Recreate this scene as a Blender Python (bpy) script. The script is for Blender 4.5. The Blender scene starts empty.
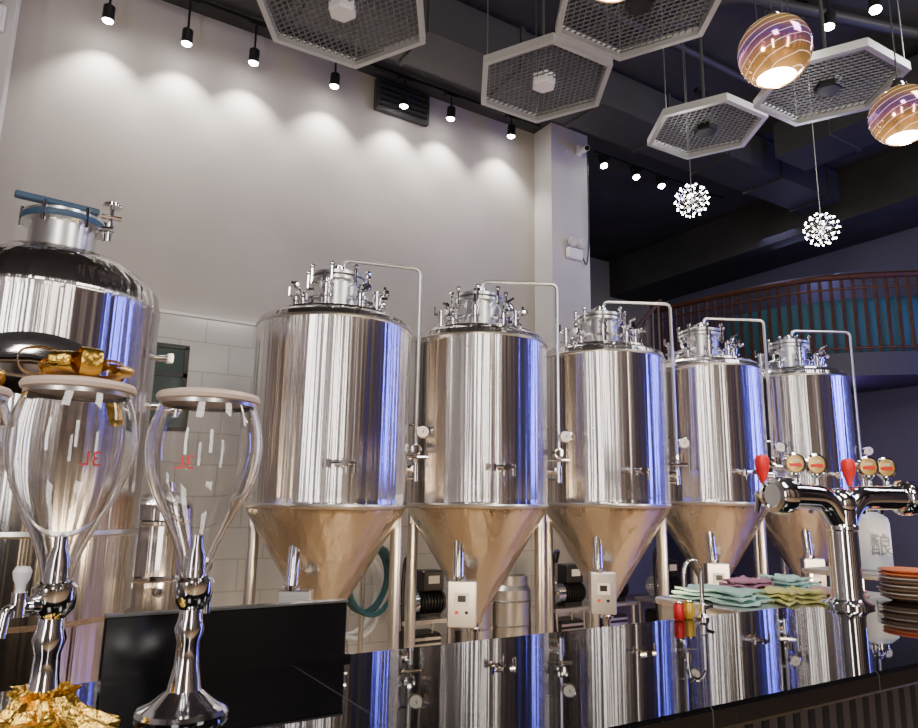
import bpy, math, random
from mathutils import Vector, Matrix
random.seed(4)
sc = bpy.context.scene
col = sc.collection
pi = math.pi
sc.view_settings.exposure = 0.2

# ------------------------------------------------------------------ materials
def new_mat(name):
    m = bpy.data.materials.new(name); m.use_nodes = True
    return m, m.node_tree.nodes, m.node_tree.links, m.node_tree.nodes["Principled BSDF"]

def pmat(name, c, rough=0.5, metal=0.0, emis=None, es=0.0, trans=0.0, ior=1.45, noise=0.0, nscale=20, bump=0.0, coat=0.0):
    m, N, L, b = new_mat(name)
    b.inputs["Base Color"].default_value = (*c, 1)
    b.inputs["Roughness"].default_value = rough
    b.inputs["Metallic"].default_value = metal
    b.inputs["Transmission Weight"].default_value = trans
    b.inputs["IOR"].default_value = ior
    b.inputs["Coat Weight"].default_value = coat
    if emis:
        b.inputs["Emission Color"].default_value = (*emis, 1)
        b.inputs["Emission Strength"].default_value = es
    if noise or bump:
        tc = N.new("ShaderNodeTexCoord"); n = N.new("ShaderNodeTexNoise")
        n.inputs["Scale"].default_value = nscale; n.inputs["Detail"].default_value = 5
        L.new(tc.outputs["Object"], n.inputs["Vector"])
        if noise:
            r = N.new("ShaderNodeValToRGB")
            r.color_ramp.elements[0].position = .3; r.color_ramp.elements[1].position = .7
            r.color_ramp.elements[0].color = (*[x*(1-noise) for x in c], 1)
            r.color_ramp.elements[1].color = (*[min(1, x*(1+noise)) for x in c], 1)
            L.new(n.outputs["Fac"], r.inputs["Fac"]); L.new(r.outputs["Color"], b.inputs["Base Color"])
        if bump:
            bp = N.new("ShaderNodeBump"); bp.inputs["Strength"].default_value = bump
            bp.inputs["Distance"].default_value = .02
            L.new(n.outputs["Fac"], bp.inputs["Height"]); L.new(bp.outputs["Normal"], b.inputs["Normal"])
    return m

def steel_mat(name, c=(.66, .65, .65), rough=.17, st=.55):
    """brushed stainless: fine brushing around the shell plus soft panel waviness"""
    m, N, L, b = new_mat(name)
    b.inputs["Base Color"].default_value = (*c, 1); b.inputs["Metallic"].default_value = 1
    b.inputs["Roughness"].default_value = rough; b.inputs["Anisotropic"].default_value = .75
    t = N.new("ShaderNodeTangent"); t.direction_type = 'RADIAL'; t.axis = 'Z'
    L.new(t.outputs["Tangent"], b.inputs["Tangent"])
    tc = N.new("ShaderNodeTexCoord"); mp = N.new("ShaderNodeMapping")
    mp.inputs["Scale"].default_value = (11, 11, .12)
    n = N.new("ShaderNodeTexNoise"); n.inputs["Scale"].default_value = 1.0; n.inputs["Detail"].default_value = 3
    L.new(tc.outputs["Object"], mp.inputs["Vector"]); L.new(mp.outputs["Vector"], n.inputs["Vector"])
    bp = N.new("ShaderNodeBump"); bp.inputs["Strength"].default_value = st; bp.inputs["Distance"].default_value = .03
    L.new(n.outputs["Fac"], bp.inputs["Height"]); L.new(bp.outputs["Normal"], b.inputs["Normal"])
    return m

STEEL = steel_mat("brushed_stainless", (.64, .61, .60), .17, .7)
STEELC = steel_mat("cone_stainless", (.62, .57, .49), .22, .5)  # warm reflections on the cones are tinted into this steel colour
CHROME = pmat("polished_chrome", (.8, .8, .82), .09, 1)
SATIN = pmat("satin_steel", (.6, .59, .57), .3, 1)
PIPE = pmat("pipe_steel", (.74, .74, .74), .3, 1)
BLACK = pmat("black_plastic", (.012, .012, .013), .35)
BLACKG = pmat("black_gloss_panel", (.006, .006, .007), .2)
WHITE = pmat("white_plastic", (.8, .8, .8), .4)
GOLD = pmat("gold_foil", (.80, .52, .10), .22, 1, bump=.6, nscale=25)
RED = pmat("red_handle", (.75, .02, .02), .3)
GOLDB = pmat("gold_badge", (.75, .50, .16), .3, .7)
BADGE = pmat("badge_enamel", (.70, .60, .42), .3)
CREAM = pmat("cream_lid", (.66, .52, .43), .35)
GLASS = pmat("clear_glass", (1, 1, 1), .01, trans=1, ior=1.4)
GAUGE = pmat("gauge_face", (.85, .85, .82), .3)
HOSE_T = pmat("teal_hose", (.02, .09, .11), .4)
HOSE_W = pmat("white_hose", (.7, .72, .72), .4)
REDTXT = pmat("red_print", (.7, .03, .04), .4)
DARKTXT = pmat("grey_print", (.15, .17, .2), .4)
BULB = pmat("lamp_lens", (1, .97, .9), .4, emis=(1, .95, .88), es=90)
SPARK = pmat("spark_bulb", (1, 1, 1), .4, emis=(1, .97, .93), es=30)
ALU = pmat("aluminium_frame", (.62, .62, .60), .35, .6)
MESHM = pmat("expanded_mesh", (.25, .25, .26), .4, .7)
WOODR = pmat("dark_wood_rail", (.08, .035, .02), .4, noise=.3)
TEAL = pmat("teal_upholstery", (.04, .14, .18), .7)
DUCT = pmat("painted_duct", (.04, .04, .041), .5)

# ------------------------------------------------------------------ mesh builder
class MB:
    def __init__(s): s.v = []; s.f = []; s.m = []; s.mats = []
    def mi(s, mat):
        if mat not in s.mats: s.mats.append(mat)
        return s.mats.index(mat)
    def add(s, vs, fs, mat):
        o = len(s.v); k = s.mi(mat)
        s.v += [tuple(x) for x in vs]
        for f in fs: s.f.append([i+o for i in f]); s.m.append(k)
    def lathe(s, prof, mat, n=40, M=None, closed=False, wob=None):
        M = M or Matrix.Identity(4); vs = []; rings = []
        for (r, z) in prof:
            if r < 1e-6:
                rings.append([len(vs)]); vs.append(M @ Vector((0, 0, z)))
            else:
                ring = []
                for i in range(n):
                    a = 2*pi*i/n; rr = r*(wob(a, z) if wob else 1)
                    ring.append(len(vs)); vs.append(M @ Vector((rr*math.cos(a), rr*math.sin(a), z)))
                rings.append(ring)
        fs = []
        pairs = list(zip(rings[:-1], rings[1:]))
        if closed: pairs.append((rings[-1], rings[0]))
        for A, B in pairs:
            for i in range(n):
                j = (i+1) % n
                if len(A) == 1 and len(B) == 1: continue
                if len(A) == 1: fs.append([A[0], B[i], B[j]])
                elif len(B) == 1: fs.append([A[i], A[j], B[0]])
                else: fs.append([A[i], A[j], B[j], B[i]])
        s.add(vs, fs, mat)
    def cyl(s, p0, p1, r, mat, n=12, r1=None):
        p0 = Vector(p0); p1 = Vector(p1); d = p1-p0
        q = d.to_track_quat('Z', 'Y').to_matrix().to_4x4()
        M = Matrix.Translation(p0) @ q
        r1 = r if r1 is None else r1
        s.lathe([(0, 0), (r, 0), (r1, d.length), (0, d.length)], mat, n, M)
    def ax(s, p, d, prof, mat, n=20):
        M = Matrix.Translation(Vector(p)) @ Vector(d).to_track_quat('Z', 'Y').to_matrix().to_4x4()
        s.lathe(prof, mat, n, M)
    def sph(s, c, r, mat, n=16, sz=1.0):
        k = max(5, n//2)
        prof = [(r*math.sin(pi*i/k) if 0 < i < k else 0, -r*sz*math.cos(pi*i/k)) for i in range(k+1)]
        s.lathe(prof, mat, n, Matrix.Translation(Vector(c)))
    def box(s, c, sz, mat, rz=0, bev=0, M=None):
        x, y, z = [q/2 for q in sz]; T = Matrix.Translation(Vector(c)) @ (M if M else Matrix.Rotation(rz, 4, 'Z'))
        b = min(bev, x*.9, y*.9, z*.9)
        if b <= 0:
            vs = [T @ Vector((i*x, j*y, k*z)) for k in (-1, 1) for j in (-1, 1) for i in (-1, 1)]
            fs = [[0, 2, 3, 1], [4, 5, 7, 6], [0, 1, 5, 4], [2, 6, 7, 3], [0, 4, 6, 2], [1, 3, 7, 5]]
            s.add(vs, fs, mat); return
        vs = []; fs = []
        def ring(zz, ins):
            o = len(vs)
            X, Y = x-ins, y-ins
            for (px, py) in [(X-b, -Y), (X, -Y+b), (X, Y-b), (X-b, Y), (-X+b, Y), (-X, Y-b), (-X, -Y+b), (-X+b, -Y)]:
                vs.append(T @ Vector((px, py, zz)))
            return [o+i for i in range(8)]
        R = [ring(-z, b*.7), ring(-z+b, 0), ring(z-b, 0), ring(z, b*.7)]
        for A, B in zip(R[:-1], R[1:]):
            for i in range(8): fs.append([A[i], A[(i+1) % 8], B[(i+1) % 8], B[i]])
        fs.append(R[0][::-1]); fs.append(R[3]); s.add(vs, fs, mat)
    def tube(s, pts, r, mat, n=10, flat=None):
        P = [Vector(p) for p in pts]; m = len(P); vs = []; fs = []
        up = Vector((0, 0, 1)); t0 = (P[1]-P[0]).normalized()
        nx = t0.cross(up)
        if nx.length < .01: nx = t0.cross(Vector((0, 1, 0)))
        nx.normalize()
        for i in range(m):
            t = (P[min(i+1, m-1)]-P[max(i-1, 0)]).normalized()
            nx = (nx - t*nx.dot(t)).normalized(); ny = t.cross(nx)
            for k in range(n):
                a = 2*pi*k/n
                if flat: vs.append(P[i]+nx*math.cos(a)*flat[0]+ny*math.sin(a)*flat[1])
                else: vs.append(P[i]+nx*math.cos(a)*r+ny*math.sin(a)*r)
        for i in range(m-1):
            for k in range(n):
                a, b = i*n+k, i*n+(k+1) % n
                fs.append([a, b, b+n, a+n])
        fs.append(list(range(n))); fs.append([(m-1)*n+k for k in range(n)])
        s.add(vs, fs, mat)
    def done(s, name, loc=(0, 0, 0), rz=0, parent=None, smooth=True, ang=.6):
        me = bpy.data.meshes.new(name); me.from_pydata(s.v, [], s.f)
        for m in s.mats: me.materials.append(m)
        me.polygons.foreach_set("material_index", s.m)
        import bmesh
        bm = bmesh.new(); bm.from_mesh(me); bmesh.ops.recalc_face_normals(bm, faces=bm.faces); bm.to_mesh(me); bm.free()
        if smooth:
            me.polygons.foreach_set("use_smooth", [True]*len(me.polygons))
            me.set_sharp_from_angle(angle=ang)
        me.update()
        o = bpy.data.objects.new(name, me); col.objects.link(o)
        o.location = loc; o.rotation_euler = (0, 0, rz)
        if parent: o.parent = parent
        return o

def fillet(pts, rad, n=6):
    P = [Vector(p) for p in pts]; out = [P[0]]
    for i in range(1, len(P)-1):
        a, b, c = P[i-1], P[i], P[i+1]
        r = min(rad, (a-b).length*.49, (c-b).length*.49)
        p0 = b+(a-b).normalized()*r; p1 = b+(c-b).normalized()*r
        for k in range(n+1):
            t = k/n; out.append(p0*(1-t)**2+b*2*t*(1-t)+p1*t*t)
    out.append(P[-1]); return out

def crom(pts, n=8):
    P = [Vector(p) for p in pts]; P = [P[0]*2-P[1]]+P+[P[-1]*2-P[-2]]; out = []
    for i in range(1, len(P)-2):
        for k in range(n):
            t = k/n; a, b, c, d = P[i-1:i+3]
            out.append(.5*((2*b)+(c-a)*t+(2*a-5*b+4*c-d)*t*t+(3*b-a-3*c+d)*t**3))
    out.append(P[-2]); return out

def slab(name, x0, x1, y0, y1, z0, z1, mat):
    b = MB(); b.box((0, 0, 0), (x1-x0, y1-y0, z1-z0), mat)
    return b.done(name, ((x0+x1)/2, (y0+y1)/2, (z0+z1)/2), smooth=False)

# ------------------------------------------------------------------ room shell
def brick_mat(name, c1, c2, mort, w, h, rough, axes='XZ', off=.5, msize=.006, coat=0, bump=.3, flecks=False, ior=1.5):
    m, N, L, b = new_mat(name)
    g = N.new("ShaderNodeNewGeometry"); sp = N.new("ShaderNodeSeparateXYZ"); cb = N.new("ShaderNodeCombineXYZ")
    L.new(g.outputs["Position"], sp.inputs[0])
    L.new(sp.outputs[axes[0]], cb.inputs["X"]); L.new(sp.outputs[axes[1]], cb.inputs["Y"])
    br = N.new("ShaderNodeTexBrick"); br.offset = off
    br.inputs["Scale"].default_value = 1; br.inputs["Brick Width"].default_value = w; br.inputs["Row Height"].default_value = h
    br.inputs["Mortar Size"].default_value = msize; br.inputs["Mortar Smooth"].default_value = .1
    br.inputs["Color1"].default_value = (*c1, 1); br.inputs["Color2"].default_value = (*c2, 1); br.inputs["Mortar"].default_value = (*mort, 1)
    L.new(cb.outputs[0], br.inputs["Vector"])
    if flecks:
        v = N.new("ShaderNodeTexNoise"); v.inputs["Scale"].default_value = 220; v.inputs["Detail"].default_value = 2
        L.new(g.outputs["Position"], v.inputs["Vector"])
        r = N.new("ShaderNodeValToRGB"); r.color_ramp.elements[0].position = .68; r.color_ramp.elements[1].position = .74
        r.color_ramp.elements[0].color = (0, 0, 0, 1); r.color_ramp.elements[1].color = (.04, .04, .04, 1)
        L.new(v.outputs["Fac"], r.inputs["Fac"])
        mx = N.new("ShaderNodeMixRGB"); mx.blend_type = 'ADD'; mx.inputs[0].default_value = 1
        L.new(br.outputs["Color"], mx.inputs[1]); L.new(r.outputs["Color"], mx.inputs[2]); L.new(mx.outputs[0], b.inputs["Base Color"])
    else:
        L.new(br.outputs["Color"], b.inputs["Base Color"])
    b.inputs["Roughness"].default_value = rough; b.inputs["Coat Weight"].default_value = coat; b.inputs["IOR"].default_value = ior
    if bump:
        bp = N.new("ShaderNodeBump"); bp.inputs["Strength"].default_value = bump; bp.inputs["Distance"].default_value = .004; bp.invert = True
        L.new(br.outputs["Fac"], bp.inputs["Height"]); L.new(bp.outputs["Normal"], b.inputs["Normal"])
    return m

PLASTER = pmat("grey_plaster", (.38, .352, .33), .85, noise=.06, nscale=1.3, bump=.15)
PILLARM = pmat("pillar_paint", (.55, .53, .52), .8, noise=.04, nscale=2)
FARWALL = pmat("far_wall_paint", (.27, .26, .29), .8, noise=.1, nscale=2)
PURPLE = pmat("violet_wall_paint", (.10, .095, .16), .7, noise=.1, nscale=1)
CEILM = pmat("dark_ceiling_paint", (.042, .041, .042), .8, noise=.2, nscale=2)
TILE = brick_mat("white_glazed_tile", (.70, .70, .69), (.66, .67, .66), (.52, .51, .49), .40, .25, .12)
FLOORM = brick_mat("tan_floor_tile", (.42, .30, .18), (.38, .27, .16), (.2, .16, .12), .6, .6, .35, axes='XY', off=0)
GRANITE = brick_mat("black_granite", (.004, .004, .005), (.005, .005, .006), (.05, .05, .05), .62, 2.2, .02, axes='XY', off=0, msize=.002, bump=.05, flecks=True, ior=1.38)

slab("floor", -5, 11, -6, 10, -.1, 0, FLOORM)
slab("ceiling", -5, 11, -6, 10, 5.75, 5.9, CEILM)
slab("wall_back", -5, 5.1, 6.0, 6.2, 0, 5.75, PLASTER)
slab("wall_back_far", 5.1, 9.6, 8.8, 9.0, 0, 5.75, FARWALL)
slab("wall_right", 9.6, 9.8, -6, 9.0, 0, 5.75, PURPLE)
slab("wall_left", -5.2, -5, -6, 6.2, 0, 5.75, PLASTER)
slab("wall_front", -5, 9.6, -6.2, -6, 0, 5.75, pmat("warm_front_wall", (.45, .36, .30), .7, noise=.3, nscale=1))
slab("wall_tile_dado", -.38, 4.71, 5.94, 6.0, 0, 2.95, TILE)
slab("trim_dado_cap", -.38, 4.71, 5.92, 6.0, 2.95, 2.975, WHITE)
slab("pillar_right", 4.71, 5.26, 5.69, 6.4, 0, 5.75, PILLARM)
slab("pillar_left", -1.3, -.40, 5.6, 6.0, 0, 5.75, PILLARM)
slab("trim_soffit", 8.6, 9.6, -2, 8.8, 5.1, 5.75, CEILM)
# unseen dark pilasters on the front wall, added for streaks in the steel reflections
for k, x in enumerate((-3.4, -1.2, 1.0, 3.2, 5.4, 7.6)):
    slab("trim_%d" % (k+1), x, x+.9, -6.0, -5.85, 0, 5.75, CEILM)

b = MB()
GREENG = pmat("dim_window_pane", (.05, .09, .09), .1)
b.box((0, 0, 0), (.5, .02, .62), GREENG)
for x in (-.26, 0, .26): b.box((x, -.005, 0), (.035, .03, .66), BLACK)
for z in (-.33, .33, .1): b.box((0, -.005, z), (.55, .03, .035), BLACK)
b.done("window_1", (.80, 5.92, 2.35), smooth=False)

# ------------------------------------------------------------------ counter
b = MB()
b.box((2.0, 1.405, 1.075), (7.6, .79, .05), GRANITE, bev=.008)
b.done("bar_counter_top", smooth=False)
b = MB()
DARKW = pmat("dark_slats", (.05, .045, .045), .4)
b.box((2.0, 1.43, .525), (7.4, .6, 1.05), BLACK)
for i in range(124): b.box((-1.68+i*.06, 1.115, .54), (.03, .03, 1.0), DARKW)
b.done("bar_counter_front", smooth=False)
b = MB()
b.box((.485, 1.785, 1.168), (.57, .025, .136), BLACKG, bev=.004)
b.box((.485, 1.765, 1.106), (.57, .05, .012), BLACKG)
b.box((.485, 1.785, 1.237), (.57, .03, .005), pmat("panel_edge", (.1, .1, .1), .2))
b.done("counter_screen_panel", smooth=False)

# ------------------------------------------------------------------ fermentation tank
def clampfit(b, p, d, L=.1, r=.022):
    p = Vector(p); d = Vector(d).normalized()
    b.ax(p, d, [(0, 0), (r, 0), (r, L*.45), (r*1.7, L*.47), (r*1.7, L*.6), (r, L*.62), (r, L), (0, L)], CHROME, 12)
def butterfly(b, p, d, h, L=.09):
    p = Vector(p); d = Vector(d).normalized(); h = Vector(h).normalized()
    b.ax(p, d, [(0, 0), (.02, 0), (.034, .005), (.034, .02), (.026, .022), (.026, .05), (.034, .052), (.034, .068), (.02, .07), (0, .07)], CHROME, 14)
    m = p+d*.035
    b.cyl(m, m+h*.05, .008, CHROME, 8); b.cyl(m+h*.05, m+h*.05+d*L, .009, BLACK if random.random() < .3 else CHROME, 8)

def tank(s, d, rz, parm, zs):
    b = MB()
    b.lathe([(.462, 1.40), (.472, 1.43), (.487, 1.445), (.487, 1.465), (.483, 1.475), (.485, 1.50), (.485, 2.58),
             (.488, 2.59), (.488, 2.61), (.483, 2.62), (.478, 2.64), (.455, 2.66), (.42, 2.668), (.415, 2.685), (.39, 2.692), (.33, 2.71), (.24, 2.73), (.14, 2.74)],
            STEEL, 96)
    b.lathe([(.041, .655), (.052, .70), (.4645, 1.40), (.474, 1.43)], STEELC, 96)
    b.lathe([(.487, 1.44), (.492, 1.452), (.487, 1.464)], SATIN, 96)
    b.lathe([(.487, 2.588), (.492, 2.6), (.487, 2.612)], SATIN, 96)
    # neck and manway
    b.lathe([(.15, 2.72), (.15, 2.93), (.18, 2.935), (.18, 2.955), (.15, 2.96), (.15, 2.965), (.18, 2.97), (.18, 2.99), (.12, 3.01), (.05, 3.02), (0, 3.02)], PIPE, 40)
    b.lathe([(.05, 3.01), (.05, 3.03), (.065, 3.032), (.065, 3.05), (.03, 3.055), (.03, 3.07), (0, 3.07)], CHROME, 20)
    for i in range(8):
        a = i*pi/4+.2; c, q = math.cos(a), math.sin(a)
        b.cyl((c*.195, q*.195, 2.9), (c*.195, q*.195, 3.02), .010, CHROME, 8)
        b.sph((c*.195, q*.195, 3.02), .018, CHROME, 8)
        b.cyl((c*.15, q*.15, 2.905), (c*.2, q*.2, 2.905), .012, CHROME, 8)
    for i, a in enumerate((-2.9, -2.2, -1.35, -.75, -.1, .7, 1.7, 2.5)):
        c, q = math.cos(a), math.sin(a); R = .25+.02*(i % 2)
        clampfit(b, (c*R, q*R, 2.71), (0, 0, 1), .10+.02*(i % 3), .028)
        top = 2.80+.02*(i % 3)
        butterfly(b, (c*R, q*R, top), (0, 0, 1) if i % 2 else (c, q, .25), (c, q, .2) if i % 2 else (0, 0, 1), .06)
        b.cyl((c*R, q*R, 2.77), (c*.15, q*.15, 2.82), .016, CHROME, 10)
        if i % 3 == 0: b.sph((c*(R+.06), q*(R+.06), top+.06), .026, CHROME, 10)
    # CIP / gas pipe arm and drop (own direction), built in rotated frame
    A, RR = parm; cA, sA = math.cos(A), math.sin(A)
    def T(x, y, z): return Vector((x*cA-y*sA, x*sA+y*cA, z))
    px = RR
    b.tube(fillet([T(.03, 0, 3.0), T(.03, 0, 3.12), T(px, 0, 3.12), T(px, 0, 1.72)], .05), .0135, PIPE, 10)
    b.cyl(T(px, 0, 2.0), T(.48, 0, 2.0), .008, CHROME, 8)
    b.cyl(T(px, 0, 1.62), T(px, 0, 1.74), .022, CHROME, 12)
    gd = Vector((-.5, -.85, 0))
    gp = T(px, 0, 1.95)+gd*.04+Vector((.04, -.02, 0))
    b.cyl(T(px, 0, 1.95), gp, .01, CHROME, 8)
    b.ax(gp, gd, [(0, 0), (.046, 0), (.046, .03), (.040, .034)], CHROME, 20)
    b.ax(gp, gd, [(.038, .031), (0, .031)], GAUGE, 20)
    b.cyl(gp+gd*.034+Vector((0, 0, -.008)), gp+gd*.034+Vector((.012, 0, .018)), .003, BLACK, 6)
    butterfly(b, T(px, -.02, 1.83), gd, T(-1, 0, 0), .07)
    butterfly(b, T(px-.02, 0, 1.70), T(-1, 0, 0), (0, -1, .3), .07)
    b.cyl(T(px-.1, -.03, 1.78), T(px+.07, -.03, 1.78), .012, CHROME, 10)
    b.cyl(T(px, 0, 1.64), T(.47, 0, 1.64), .012, CHROME, 8)
    # sample valve at front
    ang = math.radians(-103); c, q = math.cos(ang), math.sin(ang)
    b.ax((c*.48, q*.48, 1.70), (c, q, 0), [(0, 0), (.03, 0), (.03, .02), (.014, .022), (.014, .08), (.022, .082), (.022, .11), (0, .11)], CHROME, 14)
    p = Vector((c*.57, q*.57, 1.70))
    b.cyl(p-Vector((.09, 0, 0)), p+Vector((.06, 0, 0)), .012, CHROME, 10)
    b.cyl(p+Vector((-.09, 0, .018)), p+Vector((-.09, 0, -.03)), .015, CHROME, 10)
    b.cyl(p+Vector((.06, 0, .02)), p+Vector((.06, 0, -.06)), .010, CHROME, 10)
    # probe pipe off the cone with control box
    f = Vector((-.52, -.85, 0)).normalized()
    base = f*.30+Vector((-.09, .06, 0))
    b.tube(fillet([base*.6+Vector((0, 0, 1.22)), base+Vector((0, 0, 1.28)), base+f*.05+Vector((0, 0, .98))], .05), .036, CHROME, 16)
    b.cyl(base+f*.05+Vector((0, 0, 1.0)), base+f*.05+Vector((0, 0, .96)), .048, CHROME, 16)
    bx = base+f*.07+Vector((.03, 0, .83))
    rot = math.atan2(f.y, f.x)+pi/2
    b.box(bx, (.18, .09, .29), PIPE, rot, .008)
    fx = Vector((math.cos(rot), math.sin(rot), 0))
    b.box(bx+f*.047+Vector((0, 0, .03)), (.09, .01, .08), WHITE, rot, .003)
    b.box(bx+f*.053+Vector((0, 0, .035)), (.05, .004, .04), BLACK, rot)
    for k in (-1, 1): b.ax(bx+f*.045+fx*.03*k-Vector((0, 0, .05)), f, [(0, 0), (.011, 0), (.011, .012), (0, .012)], BLACK if k > 0 else RED, 10)
    # bottom outlet
    b.cyl((0, 0, .68), (0, 0, .56), .03, CHROME, 14)
    b.cyl((0, 0, .62), (0, 0, .60), .05, CHROME, 14)
    b.tube(fillet([(0, 0, .58), (0, 0, .47), (-.15, -.2, .47)], .06), .026, CHROME, 12)
    butterfly(b, (-.13, -.18, .47), (-.6, -.8, 0), (0, 0, 1), .1)
    # legs with gussets and feet
    for a in (-30, 62, 150):
        c, q = math.cos(math.radians(a)), math.sin(math.radians(a)); R = .43
        b.cyl((c*R, q*R, .05), (c*R, q*R, 1.45), .036, SATIN, 18)
        b.lathe([(0, 0), (.06, 0), (.055, .03), (.02, .035), (.02, .08)], SATIN, 16, Matrix.Translation((c*R, q*R, 0)))
        b.box((c*(R-.03), q*(R-.03), 1.38), (.09, .09, .12), SATIN, math.radians(a))
    pr = [(.43*math.cos(math.radians(a)), .43*math.sin(math.radians(a)), .35) for a in (-30, 62, 150)]
    b.cyl(pr[0], pr[1], .016, SATIN, 8); b.cyl(pr[1], pr[2], .016, SATIN, 8)
    o = b.done("fermentation_tank", (s, d, 0), rz); o.scale = (1.06, 1.06, zs)
for i, (s, d) in enumerate(((1.72, 4.37), (2.84, 4.31), (4.05, 4.27), (5.37, 4.30), (6.60, 4.19))):
    rz = math.radians((0, -2, -3, -2, -4)[i])
    tank(s, d, rz, (math.radians((-14, -28, -28, -28, -30)[i])-rz, (.55, .57, .58, .59, .61)[i]), (1.0, 1.01, 1.02, 1.04, 1.05)[i])

# ------------------------------------------------------------------ big brew kettle at left
b = MB()
R = .53
b.lathe([(0, .45), (.2, .45), (.42, .52), (.5, .62), (.5, .9), (R, .93), (R, 2.46), (R+.004, 2.47), (R+.004, 2.50), (R, 2.51), (.515, 2.58), (.45, 2.66), (.33, 2.735), (.2, 2.775), (.17, 2.78)], STEEL, 96)
b.lathe([(R, 1.30), (R+.006, 1.31), (R, 1.33)], SATIN, 96)
b.lathe([(.165, 2.76), (.165, 2.93), (.20, 2.935), (.20, 2.955), (.165, 2.96), (.20, 2.965), (.20, 2.985), (.1, 3.01), (0, 3.015)], PIPE, 40)
BLUE = pmat("blue_gasket", (.04, .09, .16), .4)
b.lathe([(.204, 2.935), (.21, 2.945), (.21, 2.965), (.204, 2.97)], BLUE, 40)
b.box((-.04, -.1, 3.03), (.40, .05, .03), BLUE, .1, .005)
b.cyl((.16, -.1, 2.93), (.24, -.14, 2.93), .02, CHROME)
b.cyl((.22, -.13, 2.86), (.22, -.13, 3.06), .012, CHROME, 10)
b.lathe([(.0, 0), (.05, 0), (.05, .015), (0, .015)], CHROME, 16, Matrix.Translation((.22, -.13, 3.06)))
b.cyl((.17, -.13, 3.0), (.27, -.13, 3.0), .014, CHROME, 8)
for k in range(6):
    a = k*pi/3
    b.cyl((.2*math.cos(a), .2*math.sin(a), 2.9), (.2*math.cos(a), .2*math.sin(a), 3.01), .011, CHROME, 8)
fd = Vector((-.1, -1, 0)).normalized()
M = Matrix.Translation(fd*.47+Vector((0, 0, 2.08))) @ fd.to_track_quat('Z', 'Y').to_matrix().to_4x4() @ Matrix.Diagonal((1.5, .8, 1, 1))
b.lathe([(.16, 0), (.16, .08), (.18, .085), (.18, .11), (.16, .115), (.14, .125), (.07, .14), (0, .142)], CHROME, 48, M)
b.tube([fd*.62+Vector((-.16, 0, 2.08)), fd*.66+Vector((0, 0, 2.09)), fd*.62+Vector((.16, 0, 2.08))], .016, CHROME, 8)
b.cyl((.5, -.1, 2.25), (.60, -.12, 2.25), .018, CHROME); b.box((.59, -.13, 2.25), (.03, .05, .05), CHROME)
b.cyl((.5, -.1, 1.98), (.62, -.13, 1.98), .02, CHROME); b.sph((.62, -.13, 1.98), .035, CHROME, 12)
b.cyl((.60, -.13, 1.93), (.60, -.13, 2.03), .03, CHROME, 12)
for a in (45, 135, 225, 315):
    c, q = math.cos(math.radians(a))*.42, math.sin(math.radians(a))*.42
    b.cyl((c, q, .03), (c, q, .62), .045, SATIN, 16); b.cyl((c, q, 0), (c, q, .04), .07, SATIN, 16)
b.done("brew_kettle", (.06, 4.25, 0))

b = MB()
b.lathe([(0, .32), (.15, .33), (.2, .38), (.2, 1.4), (.19, 1.44), (.12, 1.5), (.05, 1.52), (.05, 1.58), (0, 1.58)], STEEL, 48)
for z in (.5, .95, 1.3): b.lathe([(.2, z), (.208, z+.01), (.208, z+.03), (.2, z+.04)], CHROME, 48)
for a in (30, 150, 270):
    c, q = math.cos(math.radians(a))*.15, math.sin(math.radians(a))*.15
    b.cyl((c, q, 0), (c, q, .4), .025, SATIN)
b.cyl((0, -.19, .9), (0, -.27, .9), .02, CHROME); b.sph((0, -.28, .9), .03, CHROME, 10)
b.done("hot_water_vessel", (.84, 5.15, 0))

# ------------------------------------------------------------------ things under the tanks
def coil(name, s, d, z, R, r, mat, n, tilt):
    b = MB(); pts = []
    for i in range(n*24+1):
        a = 2*pi*i/24; rr = R*(1+.08*math.sin(i*.37))
        pts.append((rr*math.cos(a), .1*math.sin(i*.11)+tilt*.05*math.cos(a), R*1.25*math.sin(a)))
    b.tube(pts, r, mat, 8)
    b.cyl((0, .12, -z), (0, .12, R*1.25), .02, SATIN, 10)
    b.cyl((0, .12, R*1.22), (0, -.12, R*1.22), .014, SATIN, 8)
    b.box((0, .12, -z+.01), (.3, .3, .02), SATIN)
    b.done(name, (s, d, z))
coil("hose_coil", 2.36, 5.05, .90, .20, .016, HOSE_T, 5, 1)
coil("hose_coil", 2.46, 5.55, .72, .26, .02, HOSE_W, 4, 1)
def pump(s, d, z=.55):
    b = MB()
    b.box((0, 0, z), (.46, .32, .03), SATIN)
    for x in (-.2, .2):
        for y in (-.13, .13): b.cyl((x, y, 0), (x, y, z), .018, SATIN, 8)
    b.cyl((-.02, 0, z+.13), (.2, 0, z+.13), .085, BLACK, 20)
    for k in range(7): b.cyl((.0+k*.028, 0, z+.13), (.008+k*.028, 0, z+.13), .1, BLACK, 20)
    b.cyl((-.13, 0, z+.13), (-.05, 0, z+.13), .1, CHROME, 24)
    b.cyl((-.09, 0, z+.2), (-.09, 0, z+.40), .022, CHROME, 12)
    b.cyl((-.22, 0, z+.13), (-.13, 0, z+.13), .022, CHROME, 12)
    b.box((.08, 0, z+.30), (.2, .16, .16), BLACK, 0, .01)
    b.box((.08, -.083, z+.31), (.1, .01, .06), WHITE)
    b.box((.05, 0, z+.03), (.2, .16, .04), BLACK)
    b.box((0, 0, z-.25), (.3, .24, .3), BLACK, 0, .02)
    b.box((0, 0, z-.45), (.44, .3, .02), SATIN)
    for k in range(6): b.box((0, -.123, z-.36+k*.045), (.26, .01, .02), SATIN)
    b.tube(crom([(-.09, 0, z+.38), (-.1, -.05, z+.5), (-.2, -.1, z+.45), (-.22, -.12, z+.1), (-.2, -.14, z-.3)], 6), .016, BLACK, 8)
    b.done("transfer_pump", (s, d, 0))
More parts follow.
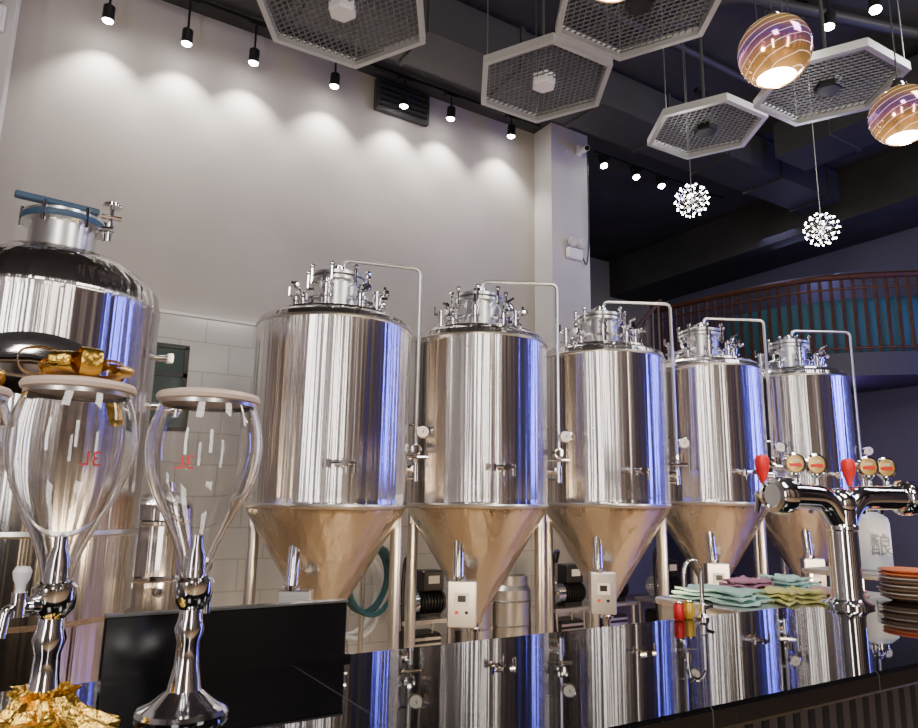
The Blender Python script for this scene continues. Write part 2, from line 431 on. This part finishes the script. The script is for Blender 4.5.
for s, d in ((2.90, 5.22), (4.40, 5.2), (5.0, 5.25), (5.7, 5.2), (6.6, 5.2)): pump(s, d)
def keg(s, d, z):
    b = MB()
    b.lathe([(0, .02), (.13, .02), (.15, 0), (.16, 0), (.16, .07), (.19, .1), (.19, .2), (.197, .21), (.19, .22), (.19, .4), (.197, .41), (.19, .42), (.19, .5), (.16, .54), (.16, .62), (.15, .62), (.15, .55), (.05, .56), (.05, .59), (0, .59)], SATIN, 32)
    b.done("steel_keg", (s, d, z))
b = MB()
b.box((0, 0, .22), (.86, .4, .03), SATIN)
for x in (-.4, .4):
    for y in (-.17, .17): b.cyl((x, y, 0), (x, y, .22), .018, SATIN, 8)
b.box((0, 0, .1), (.82, .36, .02), SATIN)
b.done("keg_rack", (3.62, 5.25, 0))
for s in (3.41, 3.82): keg(s, 5.25, .236)

# ------------------------------------------------------------------ glass beer towers (3 litre)
def crv(p, n=4): return [(v.x, v.y) for v in crom([(a, b_, 0) for a, b_ in p], n)]
def beer_tower(s, d, bow=False, foil=False, tapdir=(-.8, -.5), sc_=1.0, hm=WHITE, tx=0.0):
    e = bpy.data.objects.new("beer_tower", None); col.objects.link(e); e.location = (s, d, 1.1); e.scale = (sc_, sc_, .985)
    b = MB()
    b.lathe([(0, .0), (.082, 0), (.084, .006), (.080, .014), (.058, .024), (.032, .045), (.023, .09), (.021, .13), (.028, .155), (.022, .175), (.021, .19), (.034, .205), (.038, .225), (.038, .243), (.03, .25), (0, .25)], CHROME, 48)
    t = Vector((*tapdir, 0)).normalized(); z = Vector((0, 0, 1))
    o = z*.215
    b.cyl(o+t*.03, o+t*.07, .011, CHROME, 14); b.cyl(o+t*.036, o+t*.048, .017, CHROME, 16)
    b.tube(fillet([o+t*.06, o+t*.085, o+t*.09-z*.045], .015), .009, CHROME, 12)
    b.cyl(o+t*.065-z*.015, o+t*.065+z*.025, .012, CHROME, 14)
    b.lathe([(0, 0), (.007, 0), (.008, .012), (.013, .022), (.015, .034), (.011, .042), (0, .044)], hm, 16, Matrix.Translation(o+t*.065+z*.025))
    b.done("stem_and_tap", parent=e)
    g = MB()
    out = [(.026, .25), (.029, .27), (.041, .31), (.064, .36), (.089, .41), (.104, .455), (.110, .495), (.108, .53), (.101, .56), (.092, .585), (.089, .592)]
    inn = [(r-.003, zz+(.004 if i == 0 else 0)) for i, (r, zz) in enumerate(out)][::-1]
    g.lathe(crv(out)+crv(inn), GLASS, 64, closed=True)
    g.done("glass_vessel", parent=e, ang=1.2)
    c = MB()
    c.lathe([(0, .252), (.022, .252), (.02, .29), (.012, .31), (.012, .33), (.0, .335)], CHROME, 20)
    c.done("inner_fitting", parent=e)
    l = MB()
    l.lathe([(0, .592), (.092, .592), (.098, .595), (.1, .602), (.096, .609), (.075, .614), (0, .616)], CREAM, 48)
    l.lathe([(.0895, .585), (.0925, .585), (.0925, .5925), (.0895, .5925)], SATIN, 48, closed=True)
    l.done("lid", parent=e)
    cu = bpy.data.curves.new("print_3l", 'FONT'); cu.body = "3L"; cu.size = .036; cu.extrude = .0004; cu.align_x = 'CENTER'
    cu.materials.append(REDTXT)
    to = bpy.data.objects.new("print_3l", cu); col.objects.link(to); to.parent = e
    to.location = (-.02+tx, -.112+abs(tx)*.35, .455); to.rotation_euler = (pi/2, 0, -.15+tx*6); to.scale = (-1, 1, 1)
    if bow:
        w = MB()
        for k in range(11):
            a = k*2*pi/11+.3; L = .065+.03*(k % 2); c_, s_ = math.cos(a), math.sin(a); up = .013*(k % 3)
            pts = [(0, 0, .619), (c_*L*.5, s_*L*.5, .640+up), (c_*L, s_*L, .640+up), (c_*L*1.12, s_*L*1.12, .630+up*.6), (c_*L*.9, s_*L*.9, .620), (0, 0, .620)]
            w.tube(crom(pts, 5), .01, GOLD, 8, flat=(.018, .0012))
        w.sph((0, 0, .637), .016, GOLD, 10)
        w.tube(crom([(.03, .05, .619), (.06, .1, .612), (.075, .108, .575), (.085, .112, .545)], 6), .01, GOLD, 8, flat=(.016, .001))
        w.done("gift_bow", parent=e)
    if foil:
        w = MB(); rnd = [random.uniform(.82, 1.2) for _ in range(60)]
        def wob(a, z): return rnd[int(a/(2*pi)*59)]*(1+.14*math.sin(9*a+z*40))
        w.lathe([(.12, .001), (.118, .008), (.10, .016), (.085, .024), (.06, .034), (.045, .048), (.038, .062), (.046, .075)], GOLD, 59, wob=wob)
        w.done("foil_wrap", parent=e, ang=.3)
    return e
beer_tower(.312, 1.46, tapdir=(.35, .6), hm=CHROME, tx=-.035)
beer_tower(.080, 1.46, bow=True, foil=True, tapdir=(-.8, -.5), sc_=.97, tx=.045)
beer_tower(-.125, 1.64, bow=True, tapdir=(-.8, .3))

# ------------------------------------------------------------------ draught tap tower
b = MB()
b.lathe([(0, 0), (.095, 0), (.095, .012), (.075, .02), (.064, .03), (.06, .05), (.06, .30), (.064, .305), (.064, .32), (.06, .325)], CHROME, 48)
b.tube([(0, 0, .32), (0, 0, .42)], .06, CHROME, 32)
b.sph((0, 0, .41), .066, CHROME, 32)
for sg, L in ((-1, .28), (1, .36)):
    b.tube(fillet([(0, 0, .32), (sg*.08, 0, .435), (sg*.2, 0, .44), (sg*L, 0, .44)], .08), .052, CHROME, 28)
    b.ax((sg*(L-.01), 0, .44), (sg, 0, 0), [(.052, 0), (.064, .005), (.076, .02), (.076, .075), (.068, .09), (.05, .096), (.045, .088), (0, .088)], CHROME, 40)
for (x, redh) in ((-.325, 1), (-.15, 0), (-.03, 0), (.16, 1), (.275, 0), (.385, 0)):
    y = .08
    b.cyl((x, .045, .44), (x, .12, .44), .016, CHROME, 14)
    b.cyl((x, .10, .455), (x, .125, .37), .017, CHROME, 14, r1=.011)
    b.cyl((x, y, .44), (x, y, .50), .010, CHROME, 10)
    if redh:
        b.lathe([(0, 0), (.012, 0), (.014, .02), (.026, .05), (.03, .08), (.03, .10), (.022, .115), (0, .12)], RED, 20, Matrix.Translation((x, y, .49)))
    else:
        b.lathe([(0, 0), (.013, 0), (.013, .03), (.024, .045), (0, .05)], CHROME, 16, Matrix.Translation((x, y, .485)))
        f = Vector((-.45, -1, 0)).normalized(); c = Vector((x, y, .575))
        b.ax(c-f*.012, f, [(0, 0), (.040, 0), (.048, .005), (.048, .02), (.040, .025), (.030, .022)], CHROME, 28)
        b.ax(c-f*.012, f, [(.038, .0235), (.030, .026), (.026, .0255)], GOLDB, 28)
        b.ax(c-f*.012, f, [(.031, .0245), (.02, .026), (0, .027)], GOLDB, 28)
        rr = math.atan2(f.y, f.x)+pi/2
        b.box(c+f*.016+Vector((0, 0, -.004)), (.05, .003, .014), RED, rr)
        b.box(c+f*.016+Vector((0, 0, .014)), (.03, .003, .012), BADGE, rr)
b.done("draught_beer_tower", (2.95, 1.70, 1.1), -.2)

# plates
b = MB(); ORG = pmat("orange_glaze", (.75, .25, .1), .25); BRN = pmat("brown_glaze", (.25, .15, .1), .25); CRM = pmat("cream_glaze", (.7, .62, .52), .25)
for i in range(8):
    z = i*.016
    b.lathe([(0, z), (.07, z), (.08, z+.003), (.120, z+.018), (.122, z+.022), (.118, z+.023), (.078, z+.008), (0, z+.006)], (BRN, CRM, BRN, CRM, BRN, CRM, ORG, ORG)[i], 40,
            Matrix.Translation(((i % 2)*.008, (i % 3)*.006, 0)))
b.done("plate_stack", (3.36, 1.65, 1.1))

# back-bar under counter unit with towels
b = MB()
b.box((0, 0, .53), (1.15, .46, 1.04), SATIN, 0, .01)
b.box((0, 0, 1.065), (1.19, .5, .03), SATIN, 0, .006)
for k in (-1, 1): b.box((k*.28, .235, .55), (.5, .012, .8), SATIN, 0, .006); b.cyl((k*.06, .26, .4), (k*.06, .26, .8), .01, CHROME)
b.done("back_bar_cabinet", (3.14, 2.12, 0))
def towel(s, d, z, w, h, c, rz, n=2, sd=0):
    m = pmat("towel_cloth", c, .9, bump=.5, nscale=90); b = MB()
    for i in range(n):
        N_ = 16; vs = []; fs = []
        t = .008
        for top in (0, 1):
            for a in range(N_+1):
                for q in range(N_+1):
                    u = a/N_-.5; v = q/N_-.5
                    wav = .006*(1+math.sin(u*11+i*2+sd)*math.cos(v*9+i*2+sd*1.7))+.003*math.sin(u*23+v*17+sd)
                    zz = i*.018+max(0, wav)+(t if top else 0)
                    k = 1-.08*i
                    vs.append((u*w*k+.018*math.sin(v*6+i+sd), v*h*k+.018*math.sin(u*7+sd*2), zz+.001))
        M_ = (N_+1)**2
        for a in range(N_):
            for q in range(N_):
                i0 = a*(N_+1)+q
                fs.append([M_+i0, M_+i0+1, M_+i0+N_+2, M_+i0+N_+1]); fs.append([i0, i0+N_+1, i0+N_+2, i0+1])
        for a in range(N_):
            for (i0, i1) in ((a, a+1), (N_*(N_+1)+a, N_*(N_+1)+a+1), (a*(N_+1), (a+1)*(N_+1)), (a*(N_+1)+N_, (a+1)*(N_+1)+N_)):
                fs.append([i0, i1, i1+M_, i0+M_])
        b.add(vs, fs, m)
    b.done("bar_towel", (s, d, z), rz)
Z = 1.08
towel(2.72, 2.14, Z, .24, .36, (.42, .66, .60), .18, 3, 0)
towel(2.98, 1.98, Z, .26, .20, (.74, .72, .26), -.12, 3, 1)
towel(3.02, 2.22, Z, .28, .20, (.42, .20, .30), .2, 4, 2)
towel(3.32, 2.22, Z, .24, .22, (.42, .68, .62), -.15, 4, 3)
towel(3.30, 1.98, Z, .24, .20, (.60, .36, .34), .1, 2, 4)

# small rinse tap on the counter
b = MB()
b.lathe([(0, 0), (.022, 0), (.022, .008), (.012, .02), (.012, .05), (.008, .055)], CHROME, 24)
b.tube(crom([(0, 0, .05), (0, 0, .15), (-.006, .0, .18), (-.025, .01, .2), (-.05, .02, .19), (-.06, .024, .16), (-.061, .024, .11)], 6), .008, CHROME, 12)
b.cyl((0, 0, .035), (.03, -.02, .045), .006, CHROME, 8)
b.done("rinse_tap", (2.12, 1.75, 1.1))
def can(s, d, z, c):
    b = MB(); m = pmat("printed_can", c, .3, .3)
    b.lathe([(0, 0), (.016, 0), (.019, .006), (.019, .05), (.016, .056), (.016, .06), (.014, .058), (0, .057)], m, 24)
    b.lathe([(.0162, .055), (.0175, .06), (.0162, .062)], CHROME, 24)
    b.done("drink_can", (s, d, z))
can(2.02, 1.77, 1.101, (.7, .03, .03))
can(2.08, 1.777, 1.101, (.7, .45, .05))

# mini keg on side table
b = MB()
b.box((0, 0, 1.12), (.6, .5, .03), SATIN, 0, .005)
for x in (-.27, .27):
    for y in (-.22, .22): b.cyl((x, y, 0), (x, y, 1.11), .02, SATIN)
b.done("side_table", (4.35, 2.35, 0))
b = MB()
KEGW = pmat("white_keg_paint", (.50, .52, .58), .3)
b.lathe([(0, 0), (.1, 0), (.112, .012), (.112, .27), (.105, .30), (.07, .33), (.05, .335), (.05, .355)], KEGW, 40)
b.lathe([(.05, .33), (.052, .37), (.03, .385), (0, .39)], CHROME, 24)
b.tube(crom([(-.06, 0, .33), (-.05, 0, .41), (.05, 0, .41), (.06, 0, .33)], 5), .008, CHROME, 8)
k = b.done("mini_keg", (4.36, 2.35, 1.135))
cu = bpy.data.curves.new("keg_print", 'FONT'); cu.body = "酿"; cu.size = .13; cu.extrude = .0005; cu.align_x = 'CENTER'; cu.materials.append(DARKTXT)
to = bpy.data.objects.new("keg_print", cu); col.objects.link(to); to.parent = k; to.location = (-.062, -.098, .10); to.rotation_euler = (pi/2, 0, -.55)

# ------------------------------------------------------------------ mezzanine balcony, rail, stair
rail = crom([(7.60, 6.9, 0), (7.67, 6.12, 0), (7.99, 4.86, 0), (8.75, 3.98, 0), (9.55, 3.45, 0)], 12)
b = MB()
vs = []; n = len(rail)
for z in (3.02, 3.3):
    for p in rail: vs.append((p.x, p.y, z))
    for p in rail: vs.append((9.6, p.y, z))
fs = []
for i in range(n-1):
    fs += [[i, i+1, n+i+1, n+i], [2*n+i, 2*n+i+1, 3*n+i+1, 3*n+i], [i, i+1, 2*n+i+1, 2*n+i]]
    fs += [[n+i, n+i+1, 3*n+i+1, 3*n+i]]
b.add(vs, fs, pmat("balcony_paint", (.03, .028, .04), .5))
b.done("balcony_floor", smooth=False)
b = MB()
def lift(z, off=0): return [Vector((p.x+off, p.y, z)) for p in rail]
b.tube(lift(4.25, .03), .03, WOODR, 8, flat=(.05, .04))
b.tube(lift(4.10, .03), .015, WOODR, 8)
b.tube(lift(3.36, .03), .015, WOODR, 8)
acc = 0
for p0, p1 in zip(rail[:-1], rail[1:]):
    seg = (p1-p0).length; t = 0
    while acc+ (seg-t) >= .12:
        t += .12-acc; acc = 0; q = p0.lerp(p1, t/seg)
        b.box((q.x+.03, q.y, 3.77), (.03, .03, .94), WOODR)
    acc += seg-t
b.done("balcony_railing", ang=.8)
b = MB()
pts = [Vector((p.x+.42, p.y+.1, 3.70)) for p in rail[14:38]]
b.tube(pts, .1, TEAL, 12, flat=(.06, .36))
b.tube([Vector((p.x+.62, p.y+.2, 3.42)) for p in rail[14:34]], .1, TEAL, 12, flat=(.25, .11))
b.done("banquette_sofa", ang=1.2)
b = MB()
p0 = Vector((7.45, 6.75, 3.3)); p1 = Vector((5.75, 7.95, .9)); N_ = 15
dirv = (p1-p0); flat = Vector((dirv.x, dirv.y, 0)).normalized(); side = Vector((-flat.y, flat.x, 0))
rz = math.atan2(flat.y, flat.x)
for i in range(N_):
    q = p0.lerp(p1, (i+.5)/N_)
    b.box(q, (.22, .85, .04), WOODR, rz)
for sg in (-1, 1):
    o = side*sg*.43
    b.tube([p0+o+Vector((0, 0, -.05)), p1+o+Vector((0, 0, -.05))], .1, WOODR, 6, flat=(.03, .14))
    b.tube([p0+o+Vector((0, 0, .93)), p1+o+Vector((0, 0, .93))], .03, WOODR, 8)
    for i in range(26):
        q = p0.lerp(p1, (i+.5)/26)+o
        b.box(q+Vector((0, 0, .45)), (.025, .025, .95), WOODR, rz)
for sg in (-1, 1): b.cyl((p1+side*sg*.43).xy.to_3d(), (p1+side*sg*.43)+Vector((0, 0, .95)), .04, WOODR)
b.box((p1.x, p1.y, .44), (.8, .86, .88), WOODR, rz)
b.done("staircase", smooth=False)

# ------------------------------------------------------------------ ceiling services
b = MB()
b.box((4.9, 4.75, 5.47), (7.0, .5, .4), DUCT)
for k in range(8): b.box((1.5+k*.95, 4.75, 5.47), (.04, .54, .44), DUCT)
b.done("air_duct_main", smooth=False)
b = MB()
b.box((6.9, 1.9, 5.42), (.55, 4.6, .4), DUCT)
for k in range(5): b.box((6.9, -.2+k*.95, 5.42), (.6, .04, .44), DUCT)
b.done("air_duct_branch", smooth=False)
b = MB()
b.box((0, 0, 0), (.62, .07, .34), DUCT, 0, .01)
for k in range(5): b.box((0, -.04, -.12+k*.06), (.54, .02, .02), BLACK)
b.done("air_vent_grille", (2.95, 5.96, 5.54), smooth=False)
b = MB()
for (pts, r) in (([(3.9, 4.3, 5.66), (4.0, 3.0, 5.66), (5.2, 1.0, 5.66)], .045), ([(4.3, 4.3, 5.66), (4.5, 3.2, 5.66), (6.4, 2.6, 5.66)], .05),
                 ([(-1, 3.9, 5.68), (6.4, 3.9, 5.68)], .035), ([(2.0, -1, 5.68), (2.0, 4.4, 5.68)], .04), ([(-1, 5.2, 5.68), (5.2, 5.2, 5.68)], .03), ([(-1, 5.35, 5.68), (5.2, 5.35, 5.68)], .02)):
    b.tube(fillet(pts, .3), r, DUCT, 12)
b.done("ceiling_conduits")

# hexagonal mesh panels
def hexpanel(s, d, z, R, rot, light):
    b = MB(); V = [Vector((math.cos(rot+k*pi/3), math.sin(rot+k*pi/3), 0)) for k in range(6)]
    W = .04
    for k in range(6):
        a, c = V[k], V[(k+1) % 6]
        o0, o1, i0, i1 = a*R, c*R, a*(R-W), c*(R-W)
        h = Vector((0, 0, .055))
        vs = [o0, o1, i1, i0, o0+h, o1+h, i1+h, i0+h]
        b.add(vs, [[0, 1, 2, 3], [4, 5, 6, 7], [0, 1, 5, 4], [3, 2, 6, 7]], ALU)
    ap = (R-W)*math.cos(pi/6)
    for ang in (rot+pi/6+.55, rot+pi/6-.55):
        dx = Vector((math.cos(ang), math.sin(ang), 0)); nx = Vector((-dx.y, dx.x, 0))
        k = -R
        while k < R:
            lo, hi = -9, 9; ok = True
            for j in range(6):
                e = Vector((math.cos(rot+pi/6+j*pi/3), math.sin(rot+pi/6+j*pi/3), 0))
                cc = e.dot(nx*k)-ap; dd = e.dot(dx)
                if abs(dd) < 1e-6:
                    if cc > 0: ok = False
                elif dd > 0: hi = min(hi, -cc/dd)
                else: lo = max(lo, -cc/dd)
            if ok and hi-lo > .02:
                p, q = nx*k+dx*lo, nx*k+dx*hi
                m = (p+q)/2
                b.box((m.x, m.y, .035), ((q-p).length, .005, .008), MESHM, ang)
            k += .036
    mt = WHITE if light else BLACK
    b.lathe([(0, -.01), (.075, -.01), (.085, 0), (.085, .07), (0, .07)], mt, 6, Matrix.Rotation(rot, 4, 'Z'))
    for k in (0, 2, 4):
        p = V[k]*(R-.03); b.cyl((p.x, p.y, .05), (p.x, p.y, 5.74-z), .004, SATIN, 6)
    b.cyl((0, 0, .06), (0, 0, 5.74-z), .012, DUCT, 8)
    b.done("hexagonal_mesh_ceiling_panel", (s, d, z), smooth=False)
rt = math.radians(58)
hexpanel(1.31, 3.48, 4.30, .55, rt, True)
hexpanel(2.77, 3.42, 4.31, .49, rt, True)
hexpanel(2.78, 2.54, 4.36, .53, rt, False)
hexpanel(4.13, 3.17, 4.27, .44, rt, False)
hexpanel(4.24, 2.28, 4.19, .46, rt, False)

# spot fixtures
def spot(s, d, z, tgt, energy, size=60, colr=(1, .93, .85), real=True, blend=.7, top=5.5, aim=None):
    b = MB(); o = Vector((s, d, z)); t = (Vector(tgt)-o).normalized()
    b.ax(-t*.12, t, [(0, 0), (.036, 0), (.045, .01), (.045, .125), (.040, .125), (.0, .124)], BLACK, 20)
    b.ax(-t*.12, t, [(.041, .126), (.036, .136), (.02, .146), (0, .15)], BULB, 20)
    b.cyl(-t*.1, (0, 0, top-z), .010, BLACK, 8)
    b.box((0, 0, top-z), (.14, .05, .04), BLACK)
    b.done("ceiling_spotlight", (s, d, z))
    if real:
        t2 = (Vector(aim)-o).normalized() if aim else t
        l = bpy.data.lights.new("spot_lamp", 'SPOT'); l.energy = energy; l.spot_size = math.radians(size); l.spot_blend = blend
        l.color = colr; l.shadow_soft_size = .03
        lo = bpy.data.objects.new("spot_lamp", l); col.objects.link(lo); lo.location = o+t*.06
        lo.rotation_euler = t2.to_track_quat('-Z', 'Y').to_euler()
for s, z in ((.20, 5.24), (.80, 5.27), (1.365, 5.30), (2.13, 5.34), (2.87, 5.38), (3.42, 5.42), (4.20, 5.46)):
    spot(s, 5.76, z, (s, 5.86, 4.4), 70, 104, blend=.8, top=5.68, aim=(s+.02, 5.98, 4.6))
slab("track_rail", -.4, 4.6, 5.74, 5.78, 5.68, 5.71, BLACK)
slab("track_rail", 5.3, 7.6, 5.60, 5.64, 5.52, 5.54, BLACK)
for i, s in enumerate((5.45, 5.98, 6.42, 6.95)):
    spot(s, 5.62, 5.40, (s-.3, 4.3, 2.0), 90, 60)
spot(3.3, 1.95, 4.6, (3.2, 2.6, 1.0), 50, 60)
spot(5.0, 2.64, 5.2, (4.4, 3.0, 1.0), 70, 60)
spot(5.11, 2.34, 5.2, (3.9, 2.0, 1.0), 50, 60)
spot(5.3, 4.1, 5.1, (5.5, 4.5, 1.0), 60, 60)

# globe pendants over the bar
def globe_mat():
    m, N, L, b = new_mat("electroplated_globe")
    tc = N.new("ShaderNodeTexCoord"); sp = N.new("ShaderNodeSeparateXYZ"); L.new(tc.outputs["Object"], sp.inputs[0])
    n0 = N.new("ShaderNodeTexNoise"); n0.inputs["Scale"].default_value = 9; L.new(tc.outputs["Object"], n0.inputs["Vector"])
    ad = N.new("ShaderNodeMath"); ad.operation = 'MULTIPLY_ADD'; ad.inputs[1].default_value = .08
    L.new(n0.outputs["Fac"], ad.inputs[0]); L.new(sp.outputs["Z"], ad.inputs[2])
    mr = N.new("ShaderNodeMapRange"); mr.inputs[1].default_value = -.08; mr.inputs[2].default_value = .16
    L.new(ad.outputs[0], mr.inputs[0])
    r = N.new("ShaderNodeValToRGB"); e = r.color_ramp.elements
    e[0].position = 0; e[0].color = (.75, .42, .14, 1); e[1].position = 1; e[1].color = (.40, .24, .08, 1)
    for p, c in ((.28, (.8, .42, .14, 1)), (.42, (.5, .18, .32, 1)), (.52, (.32, .16, .5, 1)), (.62, (.7, .34, .25, 1)), (.75, (.85, .52, .14, 1))):
        x = e.new(p); x.color = c
    L.new(mr.outputs[0], r.inputs["Fac"]); L.new(r.outputs["Color"], b.inputs["Base Color"])
    w = N.new("ShaderNodeTexWave"); w.bands_direction = 'Z'; w.inputs["Scale"].default_value = 13; w.inputs["Distortion"].default_value = 4
    w.inputs["Detail"].default_value = 2; w.inputs["Detail Scale"].default_value = .6
    mp = N.new("ShaderNodeMapping"); mp.inputs["Rotation"].default_value = (.3, .15, 0)
    L.new(tc.outputs["Object"], mp.inputs[0]); L.new(mp.outputs[0], w.inputs["Vector"])
    r2 = N.new("ShaderNodeValToRGB"); r2.color_ramp.elements[0].position = .965; r2.color_ramp.elements[1].position = 1.0
    L.new(w.outputs["Fac"], r2.inputs["Fac"])
    # glass lit from inside: film colour glows softly, clear swirl lines glow brighter
    mx = N.new("ShaderNodeMixRGB"); mx.inputs[2].default_value = (1, .74, .62, 1)
    L.new(r2.outputs["Color"], mx.inputs[0]); L.new(r.outputs["Color"], mx.inputs[1])
    L.new(mx.outputs[0], b.inputs["Emission Color"])
    mu = N.new("ShaderNodeMath"); mu.operation = 'MULTIPLY'; mu.inputs[1].default_value = 1.1
    L.new(r2.outputs["Color"], mu.inputs[0])
    a2 = N.new("ShaderNodeMath"); a2.operation = 'ADD'; a2.inputs[1].default_value = .2
    L.new(mu.outputs[0], a2.inputs[0])
    L.new(a2.outputs[0], b.inputs["Emission Strength"])
    b.inputs["Metallic"].default_value = .9; b.inputs["Roughness"].default_value = .1
    return m
GLOBE = globe_mat()
GLOW = pmat("pendant_glow", (1, 1, 1), .5, emis=(1, .92, .8), es=9)
for s, zz in ((1.25, 3.0), (1.98, 2.985), (2.80, 3.02)):
    b = MB(); R = .116; A0 = 32
    prof = [(R*math.sin(t), -R*math.cos(t)) for t in [math.radians(x) for x in range(A0, 172, 4)]]
    inner = [(r*.97, z*.97) for r, z in prof][::-1]
    b.lathe(prof+inner, GLOBE, 56, closed=True)
    zb = -R*math.cos(math.radians(A0)); rb = R*math.sin(math.radians(A0))
    b.lathe([(rb*.98, zb+.004), (rb*.6, zb-.006), (0, zb-.009)], GLOW, 40)
    b.lathe([(.03, .106), (.032, .122), (.02, .152), (.006, .162), (0, .162)], CHROME, 24)
    b.cyl((0, 0, .155), (0, 0, 5.74-zz), .003, BLACK, 6)
    b.lathe([(0, 5.71-zz), (.05, 5.71-zz), (.05, 5.745-zz), (0, 5.745-zz)], BLACK, 24)
    b.done("globe_pendant_lamp", (s, 1.23, zz), ang=1)
    l = bpy.data.lights.new("pendant_bulb", 'POINT'); l.energy = 14; l.color = (1, .85, .65); l.shadow_soft_size = .06
    lo = bpy.data.objects.new("pendant_bulb", l); col.objects.link(lo); lo.location = (s, 1.23, zz-.2)

# firework pendants
for s, d, z in ((4.32, 3.48, 3.88), (5.25, 2.98, 3.68)):
    b = MB(); R = .13; n = 64
    b.sph((0, 0, 0), .025, CHROME, 14)
    for i in range(n):
        y = 1-2*(i+.5)/n; r = math.sqrt(1-y*y); a = i*2.39996
        v = Vector((r*math.cos(a), r*math.sin(a), y))
        b.cyl(v*.02, v*R, .0016, CHROME, 4); b.sph(v*R, .0070, SPARK, 8)
    for k in range(3):
        b.tube([Vector((.128*math.cos(t+k), .128*math.sin(t+k)*math.cos(k*1.1), .128*math.sin(t+k)*math.sin(k*1.1))) for t in [j*2*pi/24 for j in range(25)]], .0015, CHROME, 4)
    b.cyl((0, 0, .02), (0, 0, 5.74-z), .003, SATIN, 5)
    b.lathe([(0, 5.72-z), (.05, 5.72-z), (.05, 5.745-z), (0, 5.745-z)], BLACK, 20)
    b.done("starburst_pendant_lamp", (s, d, z))

# security camera and emergency light on the pillar
b = MB()
b.box((0, 0, 0), (.07, .05, .12), WHITE, 0, .01); b.cyl((0, -.02, 0), (0, -.1, -.02), .012, WHITE)
b.cyl((0, -.06, -.02), (-.06, -.2, -.07), .035, WHITE, 16); b.cyl((-.06, -.2, -.07), (-.063, -.208, -.073), .028, BLACK, 16)
b.done("security_camera", (5.1, 5.66, 5.5))
b = MB()
b.box((0, 0, 0), (.22, .06, .12), WHITE, 0, .015)
for k in (-1, 1):
    b.ax((k*.06, -.03, .12), (k*.2, -1, -.2), [(0, 0), (.05, 0), (.058, .03), (.05, .05), (0, .055)], PILLARM, 20)
b.tube(crom([(.11, -.012, -.02), (.17, -.012, -.08), (.21, -.012, .3), (.21, -.012, 1.35)], 6), .008, DUCT, 6)
b.done("emergency_light", (5.0, 5.655, 4.22))
b = MB()
b.box((0, 0, 0), (.1, .05, .2), WHITE, 0, .01)
b.tube(crom([(0, 0, .1), (.03, -.02, .4), (0, 0, 1.2)], 6), .008, BLACK, 6)
b.cyl((0, -.03, .02), (.0, -.18, -.02), .03, WHITE, 14); b.cyl((0, -.1, .1), (.0, -.18, .1), .03, WHITE, 14)
b.done("wall_sensor_box", (-.5, 5.57, 4.85))

# ------------------------------------------------------------------ lights
def area(name, loc, tgt, sx, sy, e, c):
    l = bpy.data.lights.new(name, 'AREA'); l.shape = 'RECTANGLE'; l.size = sx; l.size_y = sy; l.energy = e; l.color = c
    o = bpy.data.objects.new(name, l); col.objects.link(o); o.location = loc
    o.rotation_euler = (Vector(tgt)-Vector(loc)).to_track_quat('-Z', 'Y').to_euler()
area("ceiling_light_a", (-1.5, -1.5, 5.4), (1, 3, 0), 1.2, 2.0, 120, (1, .92, .84))  # added general fill, unseen; also gives highlights on the tanks
area("ceiling_light_b", (3.0, -1.0, 5.4), (3.5, 3, 0), 1.2, 2.0, 130, (1, .93, .86))  # second unseen fill, added for room brightness and tank highlights
area("ceiling_light_c", (6.5, 0.5, 5.0), (5, 4.3, 1.5), .8, 1.6, 50, (.95, .9, 1))  # smaller added fill towards the far tanks, no real fitting
area("ceiling_light_front", (2, -3.0, 5.4), (2, -6, 2), 4, 1.0, 170, (1, .88, .76))  # added wash on the front wall to lighten what the steel reflects
area("blue_stage_light", (9.2, 1.2, 2.6), (4, 4.3, 1.9), .35, 2.6, 130, (.13, .14, 1))  # assumed blue source out of view, tints the right sides of the tanks
area("violet_stage_light", (9.2, 5.5, 1.8), (7, 4.6, 1.6), .8, 1.6, 26, (.35, .2, 1))  # assumed violet source, unseen, for the purple cast low on the right
area("balcony_violet_light", (9.3, 5.5, 4.9), (8.6, 5.5, 3.3), .5, 3, 22, (.5, .5, 1))  # assumed source of the bluish glow behind the railing, no visible fitting
area("work_light", (3.5, 2.0, 1.0), (3.6, 4.2, .4), 5.0, .12, 110, (1, .74, .46))  # assumed warm strip low behind the bar, unseen, added to warm the cones
area("shopfront_a", (-3.8, -2.0, 2.2), (1.7, 4.3, 1.8), .5, 3.2, 110, (1, .95, .92))  # unseen tall light added for vertical streaks on the tanks, no window here
area("shopfront_b", (0.2, -4.5, 2.4), (1.7, 4.3, 1.8), .6, 3.2, 90, (1, .93, .86))  # second added streak light behind the camera, not real glazing
w = bpy.data.worlds.new("World"); sc.world = w; w.use_nodes = True
w.node_tree.nodes["Background"].inputs[0].default_value = (.5, .5, .55, 1); w.node_tree.nodes["Background"].inputs[1].default_value = .12

# ------------------------------------------------------------------ camera
cam = bpy.data.cameras.new("camera"); cam.sensor_width = 36; cam.lens = 700/918*36; cam.clip_start = .05
co = bpy.data.objects.new("camera", cam); col.objects.link(co)
yaw = math.atan2(.527, .85); p = math.radians(11); r = .0165
r0 = Vector((math.cos(yaw), -math.sin(yaw), 0)); fw = Vector((math.sin(yaw)*math.cos(p), math.cos(yaw)*math.cos(p), math.sin(p)))
up0 = r0.cross(fw)
rt_ = (r0+up0*r).normalized(); up = (up0-r0*r).normalized()
co.matrix_world = Matrix(((rt_.x, up.x, -fw.x, 0), (rt_.y, up.y, -fw.y, 0), (rt_.z, up.z, -fw.z, 1.5), (0, 0, 0, 1)))
sc.camera = co
